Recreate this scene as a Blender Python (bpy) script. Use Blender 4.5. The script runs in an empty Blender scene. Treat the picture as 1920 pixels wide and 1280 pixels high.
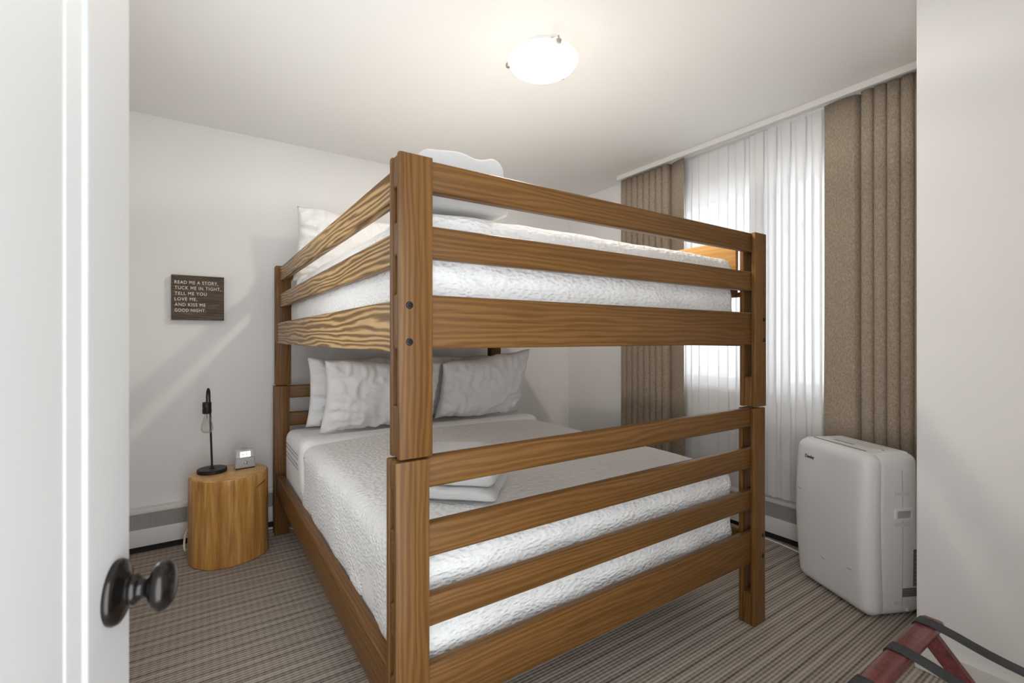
import bpy, bmesh, math, random
from mathutils import Vector, Matrix, noise

random.seed(4)
S = bpy.context.scene
COL = S.collection

# ------------------------------------------------------------------ camera
H = 2.413                      # ceiling height
CAM = Vector((0.0, 0.0, 1.17))
YAW = 0.5884
cam_d = bpy.data.cameras.new('camera')
cam_d.sensor_width = 36.0
cam_d.lens = 36.0 * 881.63 / 1920.0
cam_d.shift_y = -6.5 / 1920.0
cam_d.clip_start = 0.02
cam_d.dof.use_dof = True
cam_d.dof.focus_distance = 1.95
cam_d.dof.aperture_fstop = 5.6
cam = bpy.data.objects.new('camera', cam_d)
cam.location = CAM
cam.rotation_euler = (math.pi / 2, 0, -YAW)
COL.objects.link(cam)
S.camera = cam

# ------------------------------------------------------------------ world, exposure
S.view_settings.view_transform = 'Standard'
S.view_settings.look = 'None'
S.view_settings.gamma = 1.0
S.view_settings.use_curve_mapping = False
S.view_settings.exposure = 1.0
S.cycles.use_denoising = True
S.cycles.max_bounces = 14
S.cycles.diffuse_bounces = 8
S.cycles.transparent_max_bounces = 16
S.cycles.sample_clamp_indirect = 8.0

W = bpy.data.worlds.new('overcast_sky')
S.world = W
W.use_nodes = True
W.node_tree.nodes['Background'].inputs[0].default_value = (0.90, 0.95, 1.0, 1)
W.node_tree.nodes['Background'].inputs[1].default_value = 2.6

LAMP_POWER = 17.0              # LED disc in the ceiling bowl

# portals: they only steer the sampling of the sky through the window and the doorway
def portal(loc, rot, sx, sy):
    pd = bpy.data.lights.new('sky_portal', 'AREA')
    pd.shape = 'RECTANGLE'; pd.size = sx; pd.size_y = sy
    pd.cycles.is_portal = True
    po = bpy.data.objects.new('sky_portal', pd)
    po.location = loc; po.rotation_euler = rot
    COL.objects.link(po)
portal((2.96, 1.55, 1.49), (math.radians(90), 0, math.radians(90)), 1.5, 1.26)
portal((0.15, -0.21, 1.03), (math.radians(90), 0, 0), 0.83, 2.06)
portal((-0.50, 1.70, 1.375), (math.radians(90), 0, math.radians(-90)), 0.6, 1.05)

# ------------------------------------------------------------------ node helpers
def mat(name, build=None, color=(0.8, 0.8, 0.8), rough=0.6, metal=0.0, **kw):
    m = bpy.data.materials.new(name)
    m.use_nodes = True
    nt = m.node_tree
    b = nt.nodes['Principled BSDF']
    b.inputs['Base Color'].default_value = (*color, 1)
    b.inputs['Roughness'].default_value = rough
    b.inputs['Metallic'].default_value = metal
    for k, v in kw.items():
        b.inputs[k.replace('_', ' ')].default_value = v
    if build:
        build(nt, b)
    return m

def N(nt, t, **inp):
    n = nt.nodes.new(t)
    for k, v in inp.items():
        if hasattr(n, k):
            setattr(n, k, v)
        else:
            n.inputs[k].default_value = v
    return n

def L(nt, a, b):
    nt.links.new(a, b)

def coords(nt, scale=(1, 1, 1), rot=(0, 0, 0), rnd=0.0):
    tc = N(nt, 'ShaderNodeTexCoord')
    src = tc.outputs['Object']
    if rnd:
        oi = N(nt, 'ShaderNodeObjectInfo')
        mu = N(nt, 'ShaderNodeMath', operation='MULTIPLY'); mu.inputs[1].default_value = rnd
        L(nt, oi.outputs['Random'], mu.inputs[0])
        ad = N(nt, 'ShaderNodeVectorMath', operation='ADD')
        L(nt, src, ad.inputs[0]); L(nt, mu.outputs[0], ad.inputs[1])
        src = ad.outputs[0]
    mp = N(nt, 'ShaderNodeMapping')
    mp.inputs['Scale'].default_value = scale
    mp.inputs['Rotation'].default_value = rot
    L(nt, src, mp.inputs['Vector'])
    return mp.outputs[0]

def ramp(nt, fac, stops):
    r = N(nt, 'ShaderNodeValToRGB')
    e = r.color_ramp.elements
    while len(e) < len(stops):
        e.new(0.5)
    for i, (p, c) in enumerate(stops):
        e[i].position = p
        e[i].color = (*c, 1) if len(c) == 3 else c
    L(nt, fac, r.inputs[0])
    return r.outputs[0]

def bump(nt, b, height, strength=0.3, dist=0.003):
    bp = N(nt, 'ShaderNodeBump')
    bp.inputs['Strength'].default_value = strength
    bp.inputs['Distance'].default_value = dist
    L(nt, height, bp.inputs['Height'])
    L(nt, bp.outputs[0], b.inputs['Normal'])

def noise_tex(nt, vec, scale, detail=3, rough=0.55, dist=0.0):
    n = N(nt, 'ShaderNodeTexNoise')
    n.inputs['Scale'].default_value = scale
    n.inputs['Detail'].default_value = detail
    n.inputs['Roughness'].default_value = rough
    n.inputs['Distortion'].default_value = dist
    L(nt, vec, n.inputs['Vector'])
    return n.outputs['Fac']

def mixc(nt, fac, a, b, mode='MIX'):
    m = N(nt, 'ShaderNodeMix', data_type='RGBA', blend_type=mode)
    if isinstance(fac, float):
        m.inputs[0].default_value = fac
    else:
        L(nt, fac, m.inputs[0])
    for i, c in ((6, a), (7, b)):
        if isinstance(c, tuple):
            m.inputs[i].default_value = (*c, 1)
        else:
            L(nt, c, m.inputs[i])
    return m.outputs[2]

def math2(nt, op, a, b):
    m = N(nt, 'ShaderNodeMath', operation=op)
    for i, c in ((0, a), (1, b)):
        if isinstance(c, (int, float)):
            m.inputs[i].default_value = c
        else:
            L(nt, c, m.inputs[i])
    return m.outputs[0]

# ------------------------------------------------------------------ materials
def wall_nodes(nt, b):
    v = coords(nt)
    n1 = noise_tex(nt, v, 160, 4)
    n2 = noise_tex(nt, v, 2.2, 2)
    c = ramp(nt, n2, [(0.35, (0.84, 0.832, 0.82)), (0.65, (0.86, 0.853, 0.843))])
    L(nt, c, b.inputs['Base Color'])
    bump(nt, b, n1, 0.12, 0.002)
M_WALL = mat('painted_wall', wall_nodes, rough=0.75)

def ceil_nodes(nt, b):
    v = coords(nt)
    n1 = noise_tex(nt, v, 120, 4)
    bump(nt, b, n1, 0.1, 0.002)
M_CEIL = mat('ceiling_paint', ceil_nodes, color=(0.86, 0.855, 0.845), rough=0.8)

def carpet_nodes(nt, b):
    v = coords(nt)
    sep = N(nt, 'ShaderNodeSeparateXYZ'); L(nt, v, sep.inputs[0])
    # rows run along X: ridges in Y
    wob = noise_tex(nt, coords(nt, (3, 40, 1)), 1.0, 2)
    yy = math2(nt, 'ADD', sep.outputs['Y'], math2(nt, 'MULTIPLY', wob, 0.004))
    row = math2(nt, 'SINE', math2(nt, 'MULTIPLY', yy, 2 * math.pi / 0.0135), 0)
    row2 = math2(nt, 'SINE', math2(nt, 'MULTIPLY', yy, 2 * math.pi / 0.054), 0)
    row3 = math2(nt, 'SINE', math2(nt, 'MULTIPLY', yy, 2 * math.pi / 0.0365), 0)
    xd = math2(nt, 'SINE', math2(nt, 'MULTIPLY', sep.outputs['X'], 2 * math.pi / 0.026), 0)
    xf = math2(nt, 'SINE', math2(nt, 'MULTIPLY', sep.outputs['X'], 2 * math.pi / 0.0085), 0)
    grain = noise_tex(nt, v, 420, 3, 0.7)
    blot = noise_tex(nt, coords(nt, (2.0, 26, 1)), 3.0, 3)
    h = math2(nt, 'ADD', math2(nt, 'MULTIPLY', row, 0.34), math2(nt, 'MULTIPLY', row2, 0.16))
    h = math2(nt, 'ADD', h, math2(nt, 'MULTIPLY', row3, 0.14))
    h = math2(nt, 'ADD', h, math2(nt, 'MULTIPLY', xd, 0.07))
    h = math2(nt, 'ADD', h, math2(nt, 'MULTIPLY', xf, 0.04))
    h = math2(nt, 'ADD', h, math2(nt, 'MULTIPLY', grain, 1.5))
    h = math2(nt, 'ADD', h, math2(nt, 'MULTIPLY', blot, 0.5))
    h = math2(nt, 'MULTIPLY', math2(nt, 'ADD', h, 0.12), 0.62)
    c = ramp(nt, h, [(0.22, (0.075, 0.056, 0.041)), (0.55, (0.33, 0.27, 0.215)), (0.95, (0.62, 0.55, 0.475))])
    L(nt, c, b.inputs['Base Color'])
    bump(nt, b, h, 0.7, 0.006)
M_CARPET = mat('striped_carpet', carpet_nodes, rough=0.95)

def wood(name, axis, dark, mid, light, ring=30.0, tilt=0.07, strength=0.36, rough=0.42):
    def nodes(nt, b):
        sc = [1.0, 1.0, 1.0]; sc[axis] = 0.10
        rt = [0.0, 0.0, 0.0]; rt[(axis + 1) % 3] = tilt; rt[(axis + 2) % 3] = tilt * 0.8
        v = coords(nt, tuple(sc), tuple(rt), rnd=7.3)
        w = N(nt, 'ShaderNodeTexWave', wave_type='RINGS', wave_profile='SIN')
        w.rings_direction = 'XYZ'[axis]
        w.inputs['Scale'].default_value = ring
        w.inputs['Distortion'].default_value = 14.0
        w.inputs['Detail'].default_value = 3.0
        w.inputs['Detail Scale'].default_value = 0.55
        L(nt, v, w.inputs['Vector'])
        sc2 = [260.0, 260.0, 260.0]; sc2[axis] = 5.0
        fib = noise_tex(nt, coords(nt, tuple(sc2), rnd=3.1), 1.0, 3, 0.6)
        sc3 = [9.0, 9.0, 9.0]; sc3[axis] = 0.8
        tone = noise_tex(nt, coords(nt, tuple(sc3), rnd=5.7), 1.0, 2)
        f = math2(nt, 'ADD', math2(nt, 'ADD', math2(nt, 'MULTIPLY', w.outputs['Fac'], 0.55 * strength), 0.27 * (1 - strength)), math2(nt, 'MULTIPLY', fib, 0.42))
        f = math2(nt, 'ADD', f, math2(nt, 'MULTIPLY', tone, 0.36))
        c = ramp(nt, f, [(0.22, dark), (0.55, mid), (0.92, light)])
        L(nt, c, b.inputs['Base Color'])
        bump(nt, b, f, 0.12, 0.002)
    return mat(name, nodes, rough=rough, Specular_IOR_Level=0.28)
DK, MD, LT = (0.050, 0.021, 0.0048), (0.120, 0.053, 0.0125), (0.225, 0.108, 0.030)
WOOD = [wood('walnut_stained_pine_%s' % 'xyz'[a], a, DK, MD, LT) for a in range(3)]
WOOD_FIG = wood('figured_pine', 1, (0.085, 0.040, 0.012), (0.205, 0.112, 0.038), (0.50, 0.32, 0.14), ring=26, tilt=0.13, strength=1.0)
WOOD_HONEY = wood('honey_pine', 1, (0.36, 0.17, 0.04), (0.52, 0.27, 0.075), (0.66, 0.38, 0.13), ring=24)

def linen_nodes(sx, sy, sz, st, dist=0.004, amp=1.0):
    def nodes(nt, b):
        v = coords(nt, (sx, sy, sz))
        vo = N(nt, 'ShaderNodeTexVoronoi', feature='SMOOTH_F1')
        vo.inputs['Scale'].default_value = 1.0
        nn = noise_tex(nt, coords(nt, (7, 7, 7)), 1.0, 3)
        dv = N(nt, 'ShaderNodeVectorMath', operation='ADD')
        L(nt, v, dv.inputs[0])
        mv = math2(nt, 'MULTIPLY', nn, 2.0)
        L(nt, mv, dv.inputs[1])
        L(nt, dv.outputs[0], vo.inputs['Vector'])
        fine = noise_tex(nt, coords(nt), 260, 3)
        h = math2(nt, 'ADD', vo.outputs['Distance'], math2(nt, 'MULTIPLY', fine, 0.25))
        bump(nt, b, h, st, dist)
    return nodes
M_COVER = mat('matelasse_cotton', linen_nodes(62, 76, 120, 0.75, 0.010), color=(0.89, 0.89, 0.88), rough=0.9)

def cotton_nodes(nt, b):
    v = coords(nt)
    n1 = noise_tex(nt, v, 26, 5, 0.6, 0.8)
    n2 = noise_tex(nt, v, 500, 2)
    bump(nt, b, math2(nt, 'ADD', n1, math2(nt, 'MULTIPLY', n2, 0.1)), 0.5, 0.010)
M_SHEET = mat('white_cotton', cotton_nodes, color=(0.89, 0.89, 0.89), rough=0.85)

def terry_nodes(nt, b):
    v = coords(nt)
    n1 = noise_tex(nt, v, 330, 3, 0.8)
    bump(nt, b, n1, 0.9, 0.005)
M_TERRY = mat('white_terry', terry_nodes, color=(0.89, 0.89, 0.88), rough=0.95)
M_STRIPE = mat('grey_ticking', color=(0.45, 0.45, 0.47), rough=0.9)

def curtain_nodes(nt, b):
    v = coords(nt, (230, 230, 70))
    n1 = noise_tex(nt, v, 1.0, 4, 0.75)
    n2 = noise_tex(nt, coords(nt, (90, 90, 400)), 1.0, 3, 0.7)
    f = math2(nt, 'ADD', math2(nt, 'MULTIPLY', n1, 0.6), math2(nt, 'MULTIPLY', n2, 0.4))
    c = ramp(nt, f, [(0.30, (0.15, 0.113, 0.080)), (0.52, (0.33, 0.268, 0.205)), (0.75, (0.56, 0.48, 0.39))])
    L(nt, c, b.inputs['Base Color'])
    bump(nt, b, f, 0.4, 0.002)
M_CURTAIN = mat('brown_linen', curtain_nodes, rough=0.95)

def sheer_material():
    m = bpy.data.materials.new('white_voile'); m.use_nodes = True
    nt = m.node_tree; nt.nodes.clear()
    out = N(nt, 'ShaderNodeOutputMaterial')
    tr = N(nt, 'ShaderNodeBsdfTransparent')
    tl = N(nt, 'ShaderNodeBsdfTranslucent'); tl.inputs[0].default_value = (0.52, 0.54, 0.565, 1)
    df = N(nt, 'ShaderNodeBsdfDiffuse'); df.inputs[0].default_value = (0.93, 0.93, 0.93, 1)
    m1 = N(nt, 'ShaderNodeMixShader'); m1.inputs[0].default_value = 0.72
    L(nt, tl.outputs[0], m1.inputs[1]); L(nt, df.outputs[0], m1.inputs[2])
    m2 = N(nt, 'ShaderNodeMixShader')
    v = coords(nt, (300, 300, 300))
    n = noise_tex(nt, v, 1.0, 2)
    f = ramp(nt, n, [(0.3, (0.03, 0.03, 0.03)), (0.7, (0.07, 0.07, 0.07))])
    L(nt, f, m2.inputs[0])
    m2.inputs[0].default_value = 0.35
    L(nt, m1.outputs[0], m2.inputs[1]); L(nt, tr.outputs[0], m2.inputs[2])
    L(nt, m2.outputs[0], out.inputs[0])
    return m
M_SHEER = sheer_material()

def glass_material(name, gloss=0.06, tint=(1, 1, 1)):
    m = bpy.data.materials.new(name); m.use_nodes = True
    nt = m.node_tree; nt.nodes.clear()
    out = N(nt, 'ShaderNodeOutputMaterial')
    tr = N(nt, 'ShaderNodeBsdfTransparent'); tr.inputs[0].default_value = (*tint, 1)
    gl = N(nt, 'ShaderNodeBsdfGlossy'); gl.inputs['Roughness'].default_value = 0.03
    lw = N(nt, 'ShaderNodeLayerWeight'); lw.inputs[0].default_value = gloss
    mx = N(nt, 'ShaderNodeMixShader')
    L(nt, lw.outputs['Facing'], mx.inputs[0])
    L(nt, tr.outputs[0], mx.inputs[1]); L(nt, gl.outputs[0], mx.inputs[2])
    L(nt, mx.outputs[0], out.inputs[0])
    return m
M_PANE = glass_material('window_glass', 0.05)
M_BULB = glass_material('clear_bulb_glass', 0.28, (0.96, 0.95, 0.93))
M_CLEARPLASTIC = glass_material('clear_plastic', 0.35, (0.9, 0.9, 0.9))

def emis(name, col, strength):
    m = bpy.data.materials.new(name); m.use_nodes = True
    b = m.node_tree.nodes['Principled BSDF']
    b.inputs['Base Color'].default_value = (*col, 1)
    b.inputs['Emission Color'].default_value = (*col, 1)
    b.inputs['Emission Strength'].default_value = strength
    return m

def bowl_material():
    m = bpy.data.materials.new('frosted_lit_glass'); m.use_nodes = True
    nt = m.node_tree; nt.nodes.clear()
    out = N(nt, 'ShaderNodeOutputMaterial')
    tr = N(nt, 'ShaderNodeBsdfTransparent'); tr.inputs[0].default_value = (1, 0.97, 0.92, 1)
    em = N(nt, 'ShaderNodeEmission'); em.inputs[0].default_value = (1.0, 0.93, 0.82, 1); em.inputs[1].default_value = 0.62
    tl = N(nt, 'ShaderNodeBsdfTranslucent'); tl.inputs[0].default_value = (0.16, 0.155, 0.145, 1)
    ad = N(nt, 'ShaderNodeAddShader'); L(nt, em.outputs[0], ad.inputs[0]); L(nt, tl.outputs[0], ad.inputs[1])
    mx = N(nt, 'ShaderNodeMixShader'); mx.inputs[0].default_value = 0.40
    L(nt, ad.outputs[0], mx.inputs[1]); L(nt, tr.outputs[0], mx.inputs[2])
    L(nt, mx.outputs[0], out.inputs[0])
    return m
M_BOWL = bowl_material()

M_TRIM = mat('white_trim_paint', color=(0.80, 0.79, 0.77), rough=0.4)
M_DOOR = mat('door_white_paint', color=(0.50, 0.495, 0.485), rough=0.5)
M_BRONZE = mat('oil_rubbed_bronze', color=(0.045, 0.041, 0.038), rough=0.22, metal=0.9)
M_BOLT = mat('black_bolt', color=(0.03, 0.028, 0.028), rough=0.4, metal=0.7)
M_BLACK = mat('matte_black_metal', color=(0.018, 0.017, 0.016), rough=0.45, metal=0.3)
M_NICKEL = mat('brushed_nickel', color=(0.45, 0.42, 0.38), rough=0.35, metal=1.0)
M_HEATER = mat('heater_enamel', color=(0.78, 0.765, 0.745), rough=0.45)
M_DARK = mat('dark_gap', color=(0.02, 0.018, 0.016), rough=0.9)
M_ACW = mat('white_abs_plastic', color=(0.90, 0.90, 0.895), rough=0.32)
M_ACG = mat('grey_slot', color=(0.16, 0.16, 0.16), rough=0.6)
M_ACSEAM = mat('seam_grey', color=(0.36, 0.36, 0.355), rough=0.6)
M_LABEL = mat('grey_rating_label', color=(0.17, 0.17, 0.17), rough=0.6)
M_LABELTXT = mat('rating_print', color=(0.33, 0.33, 0.33), rough=0.6)
M_TAPE = mat('translucent_tape', color=(0.80, 0.795, 0.785), rough=0.3)
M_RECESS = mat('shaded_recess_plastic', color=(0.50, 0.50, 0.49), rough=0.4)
M_STRAP = mat('black_webbing', color=(0.035, 0.036, 0.038), rough=0.8)
M_CLOCK = mat('silver_grey_plastic', color=(0.42, 0.42, 0.42), rough=0.45)
M_CLOCK2 = mat('light_grey_plastic', color=(0.58, 0.58, 0.57), rough=0.4)
M_SCREEN = emis('lit_clock_screen', (1, 1, 1), 0.55)
M_DIGIT = mat('pale_digit', color=(0.45, 0.45, 0.47), rough=0.6)
M_WHITEPLASTIC = mat('white_plastic', color=(0.80, 0.80, 0.79), rough=0.4)
M_CABLE = mat('white_cable', color=(0.80, 0.79, 0.76), rough=0.5)
M_BCABLE = mat('black_cable', color=(0.02, 0.02, 0.02), rough=0.6)
M_LETTER = mat('white_paint_letters', color=(0.80, 0.77, 0.71), rough=0.7)
M_PRINT = mat('dark_print', color=(0.08, 0.08, 0.085), rough=0.5)
M_SCUFF = mat('scuff_mark', color=(0.30, 0.30, 0.30), rough=0.6)

def grille_nodes(nt, b):
    v = coords(nt, (1, 1, 1), (0, 0, 0))
    sep = N(nt, 'ShaderNodeSeparateXYZ'); L(nt, v, sep.inputs[0])
    k = 2 * math.pi / 0.0092
    a = math2(nt, 'ADD', math2(nt, 'ADD', sep.outputs['X'], sep.outputs['Y']), sep.outputs['Z'])
    d = math2(nt, 'SUBTRACT', math2(nt, 'ADD', sep.outputs['X'], sep.outputs['Y']), sep.outputs['Z'])
    s1 = math2(nt, 'SINE', math2(nt, 'MULTIPLY', a, k), 0)
    s2 = math2(nt, 'SINE', math2(nt, 'MULTIPLY', d, k), 0)
    h = math2(nt, 'ADD', math2(nt, 'MULTIPLY', math2(nt, 'MULTIPLY', s1, s2), 0.5), 0.5)
    c = ramp(nt, h, [(0.30, (0.62, 0.61, 0.59)), (0.62, (0.17, 0.165, 0.155))])
    L(nt, c, b.inputs['Base Color'])
    bump(nt, b, h, 0.5, -0.003)
M_GRILLE = mat('perforated_grille', grille_nodes, rough=0.5)

def stump_nodes(nt, b):
    v = coords(nt, (26, 26, 1.6))
    n1 = noise_tex(nt, v, 1.0, 4, 0.6, 0.6)
    n2 = noise_tex(nt, coords(nt, (90, 90, 7)), 1.0, 3, 0.6)
    n3 = noise_tex(nt, coords(nt, (5, 5, 3)), 1.0, 2)
    f = math2(nt, 'ADD', math2(nt, 'MULTIPLY', n1, 0.55), math2(nt, 'MULTIPLY', n2, 0.25))
    f = math2(nt, 'ADD', f, math2(nt, 'MULTIPLY', n3, 0.2))
    c = ramp(nt, f, [(0.34, (0.22, 0.090, 0.020)), (0.5, (0.52, 0.25, 0.058)), (0.66, (0.74, 0.44, 0.15))])
    L(nt, c, b.inputs['Base Color'])
    bump(nt, b, f, 0.3, 0.006)
M_STUMP = mat('varnished_log_side', stump_nodes, rough=0.38)

def stumptop_nodes(nt, b):
    v = coords(nt, (1, 1, 1))
    w = N(nt, 'ShaderNodeTexWave', wave_type='RINGS', wave_profile='SIN'); w.rings_direction = 'Z'
    w.inputs['Scale'].default_value = 26; w.inputs['Distortion'].default_value = 5; w.inputs['Detail'].default_value = 2
    L(nt, v, w.inputs['Vector'])
    n = noise_tex(nt, v, 14, 4)
    f = math2(nt, 'ADD', math2(nt, 'MULTIPLY', w.outputs['Fac'], 0.25), math2(nt, 'MULTIPLY', n, 0.75))
    c = ramp(nt, f, [(0.3, (0.42, 0.21, 0.055)), (0.52, (0.64, 0.37, 0.12)), (0.7, (0.76, 0.50, 0.20))])
    L(nt, c, b.inputs['Base Color'])
M_STUMPTOP = mat('varnished_log_top', stumptop_nodes, rough=0.35)

def signwood_nodes(nt, b):
    n1 = noise_tex(nt, coords(nt, (7, 7, 120)), 1.0, 4, 0.65)
    n2 = noise_tex(nt, coords(nt, (16, 16, 420)), 1.0, 3, 0.7)
    f = math2(nt, 'ADD', math2(nt, 'MULTIPLY', n1, 0.65), math2(nt, 'MULTIPLY', n2, 0.35))
    c = ramp(nt, f, [(0.36, (0.028, 0.018, 0.011)), (0.52, (0.085, 0.058, 0.036)), (0.72, (0.27, 0.20, 0.125))])
    L(nt, c, b.inputs['Base Color'])
M_SIGN = mat('distressed_dark_wood', signwood_nodes, rough=0.7)

def mahog_nodes(nt, b):
    n1 = noise_tex(nt, coords(nt, (8, 260, 260)), 1.0, 3, 0.6)
    n2 = noise_tex(nt, coords(nt, (70, 60, 60)), 1.0, 3)
    f = math2(nt, 'ADD', math2(nt, 'MULTIPLY', n1, 0.5), math2(nt, 'MULTIPLY', n2, 0.5))
    c = ramp(nt, f, [(0.3, (0.050, 0.010, 0.012)), (0.55, (0.155, 0.032, 0.030)), (0.8, (0.30, 0.09, 0.075))])
    L(nt, c, b.inputs['Base Color'])
    bump(nt, b, f, 0.15, 0.002)
M_MAHOG = mat('mahogany_stain', mahog_nodes, rough=0.28)

# ------------------------------------------------------------------ mesh helpers
def origin_of(parent):
    return Vector(parent['_o']) if parent is not None and '_o' in parent else Vector((0, 0, 0))

def thing(name, label, cat, loc, group=None):
    o = bpy.data.objects.new(name, None)
    o.empty_display_size = 0.05
    o.location = loc
    COL.objects.link(o)
    o['label'] = label; o['category'] = cat
    if group:
        o['group'] = group
    ORI[o.name] = Vector(loc)
    return o

ORI = {}

def obj(name, bm, m, parent=None, smooth=False, base=None, mesh=None):
    """bm is in world coordinates; the object gets an origin at its parent (or at base)."""
    if mesh is None:
        if parent is not None:
            o0 = ORI[parent.name]
        elif base is not None:
            o0 = Vector(base)
        else:
            lo = Vector((1e9,) * 3); hi = Vector((-1e9,) * 3)
            for v in bm.verts:
                for i in range(3):
                    lo[i] = min(lo[i], v.co[i]); hi[i] = max(hi[i], v.co[i])
            o0 = Vector(((lo.x + hi.x) / 2, (lo.y + hi.y) / 2, lo.z))
        if parent is not None:
            # each part keeps its own centre as origin
            c = Vector((0, 0, 0))
            for v in bm.verts:
                c += v.co
            c /= max(1, len(bm.verts))
            oo = c
        else:
            oo = o0
        bmesh.ops.translate(bm, verts=bm.verts, vec=-oo)
        bmesh.ops.recalc_face_normals(bm, faces=bm.faces)
        mesh = bpy.data.meshes.new(name)
        bm.to_mesh(mesh); bm.free()
        if smooth:
            for p in mesh.polygons:
                p.use_smooth = True
            try:
                mesh.set_sharp_from_angle(angle=math.radians(42 if smooth is True else smooth))
            except Exception:
                pass
    mesh.materials.append(m)
    ob = bpy.data.objects.new(name, mesh)
    COL.objects.link(ob)
    if parent is not None:
        ob.parent = parent
        ob.location = oo - ORI[parent.name]
    else:
        ob.location = oo
    ORI[ob.name] = oo
    return ob

def tag(o, label=None, cat=None, group=None, kind=None):
    if label: o['label'] = label
    if cat: o['category'] = cat
    if group: o['group'] = group
    if kind: o['kind'] = kind
    return o

def struct(name, bm, m, parent=None, smooth=False):
    o = obj(name, bm, m, parent, smooth)
    if parent is None:
        o['kind'] = 'structure'
    return o

def box(bm, x0, x1, y0, y1, z0, z1, bev=0.0, seg=2):
    r = bmesh.ops.create_cube(bm, size=1.0)
    vs = r['verts']
    for v in vs:
        v.co = Vector((x0 + (v.co.x + 0.5) * (x1 - x0), y0 + (v.co.y + 0.5) * (y1 - y0), z0 + (v.co.z + 0.5) * (z1 - z0)))
    if bev > 0:
        es = set()
        for v in vs:
            es.update(v.link_edges)
        bmesh.ops.bevel(bm, geom=list(es), offset=bev, segments=seg, profile=0.5, affect='EDGES')
    return bm

def bx(*a, **k):
    return box(bmesh.new(), *a, **k)

def cyl(bm, p0, p1, r0, r1=None, n=20, cap=True):
    r1 = r0 if r1 is None else r1
    p0, p1 = Vector(p0), Vector(p1)
    d = (p1 - p0).normalized()
    a = Vector((0, 0, 1)) if abs(d.z) < 0.9 else Vector((1, 0, 0))
    u = d.cross(a).normalized(); w = d.cross(u)
    ra, rb = [], []
    for i in range(n):
        t = 2 * math.pi * i / n
        q = u * math.cos(t) + w * math.sin(t)
        ra.append(bm.verts.new(p0 + q * r0)); rb.append(bm.verts.new(p1 + q * r1))
    for i in range(n):
        j = (i + 1) % n
        bm.faces.new((ra[i], ra[j], rb[j], rb[i]))
    if cap:
        bm.faces.new(ra[::-1]); bm.faces.new(rb)
    return bm

def lathe(bm, prof, origin, axis=(0, 0, 1), n=32, closed=False):
    """prof: list of (radius, height along axis)."""
    d = Vector(axis).normalized(); o = Vector(origin)
    a = Vector((0, 0, 1)) if abs(d.z) < 0.9 else Vector((1, 0, 0))
    u = d.cross(a).normalized(); w = d.cross(u)
    rings = []
    for r, hgt in prof:
        if r < 1e-6:
            rings.append([bm.verts.new(o + d * hgt)])
        else:
            rings.append([bm.verts.new(o + d * hgt + (u * math.cos(2 * math.pi * i / n) + w * math.sin(2 * math.pi * i / n)) * r) for i in range(n)])
    for A, B in zip(rings[:-1], rings[1:]):
        for i in range(n):
            j = (i + 1) % n
            if len(A) == 1 and len(B) == 1: continue
            if len(A) == 1: bm.faces.new((A[0], B[j], B[i]))
            elif len(B) == 1: bm.faces.new((A[i], A[j], B[0]))
            else: bm.faces.new((A[i], A[j], B[j], B[i]))
    return bm

def tube(bm, pts, r, n=10, cap=True):
    pts = [Vector(p) for p in pts]
    rings = []
    prev = None
    for i, p in enumerate(pts):
        d = (pts[min(i + 1, len(pts) - 1)] - pts[max(i - 1, 0)]).normalized()
        if prev is None:
            a = Vector((0, 0, 1)) if abs(d.z) < 0.9 else Vector((1, 0, 0))
            u = d.cross(a).normalized()
        else:
            u = (prev - d * prev.dot(d)).normalized()
        prev = u
        w = d.cross(u)
        rr = r[i] if isinstance(r, (list, tuple)) else r
        rings.append([bm.verts.new(p + (u * math.cos(2 * math.pi * k / n) + w * math.sin(2 * math.pi * k / n)) * rr) for k in range(n)])
    for A, B in zip(rings[:-1], rings[1:]):
        for i in range(n):
            j = (i + 1) % n
            bm.faces.new((A[i], A[j], B[j], B[i]))
    if cap:
        bm.faces.new(rings[0][::-1]); bm.faces.new(rings[-1])
    return bm

def spline(pts, k=8):
    pts = [Vector(p) for p in pts]
    out = []
    P = [pts[0]] + pts + [pts[-1]]
    for i in range(1, len(P) - 2):
        a, b, c, d = P[i - 1], P[i], P[i + 1], P[i + 2]
        for j in range(k):
            t = j / k
            out.append(0.5 * ((2 * b) + (c - a) * t + (2 * a - 5 * b + 4 * c - d) * t * t + (3 * b - a - 3 * c + d) * t ** 3))
    out.append(pts[-1])
    return out

def axis_samples(a, b, r, n, nr=5):
    """sample positions along an edge, denser in the rounded ends."""
    s = [a + r * (1 - math.cos(math.pi / 2 * i / nr)) for i in range(nr)]
    s += [a + r + (b - a - 2 * r) * i / n for i in range(n + 1)]
    s += [b - r * (1 - math.cos(math.pi / 2 * i / nr)) for i in range(nr - 1, -1, -1)]
    return s

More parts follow.
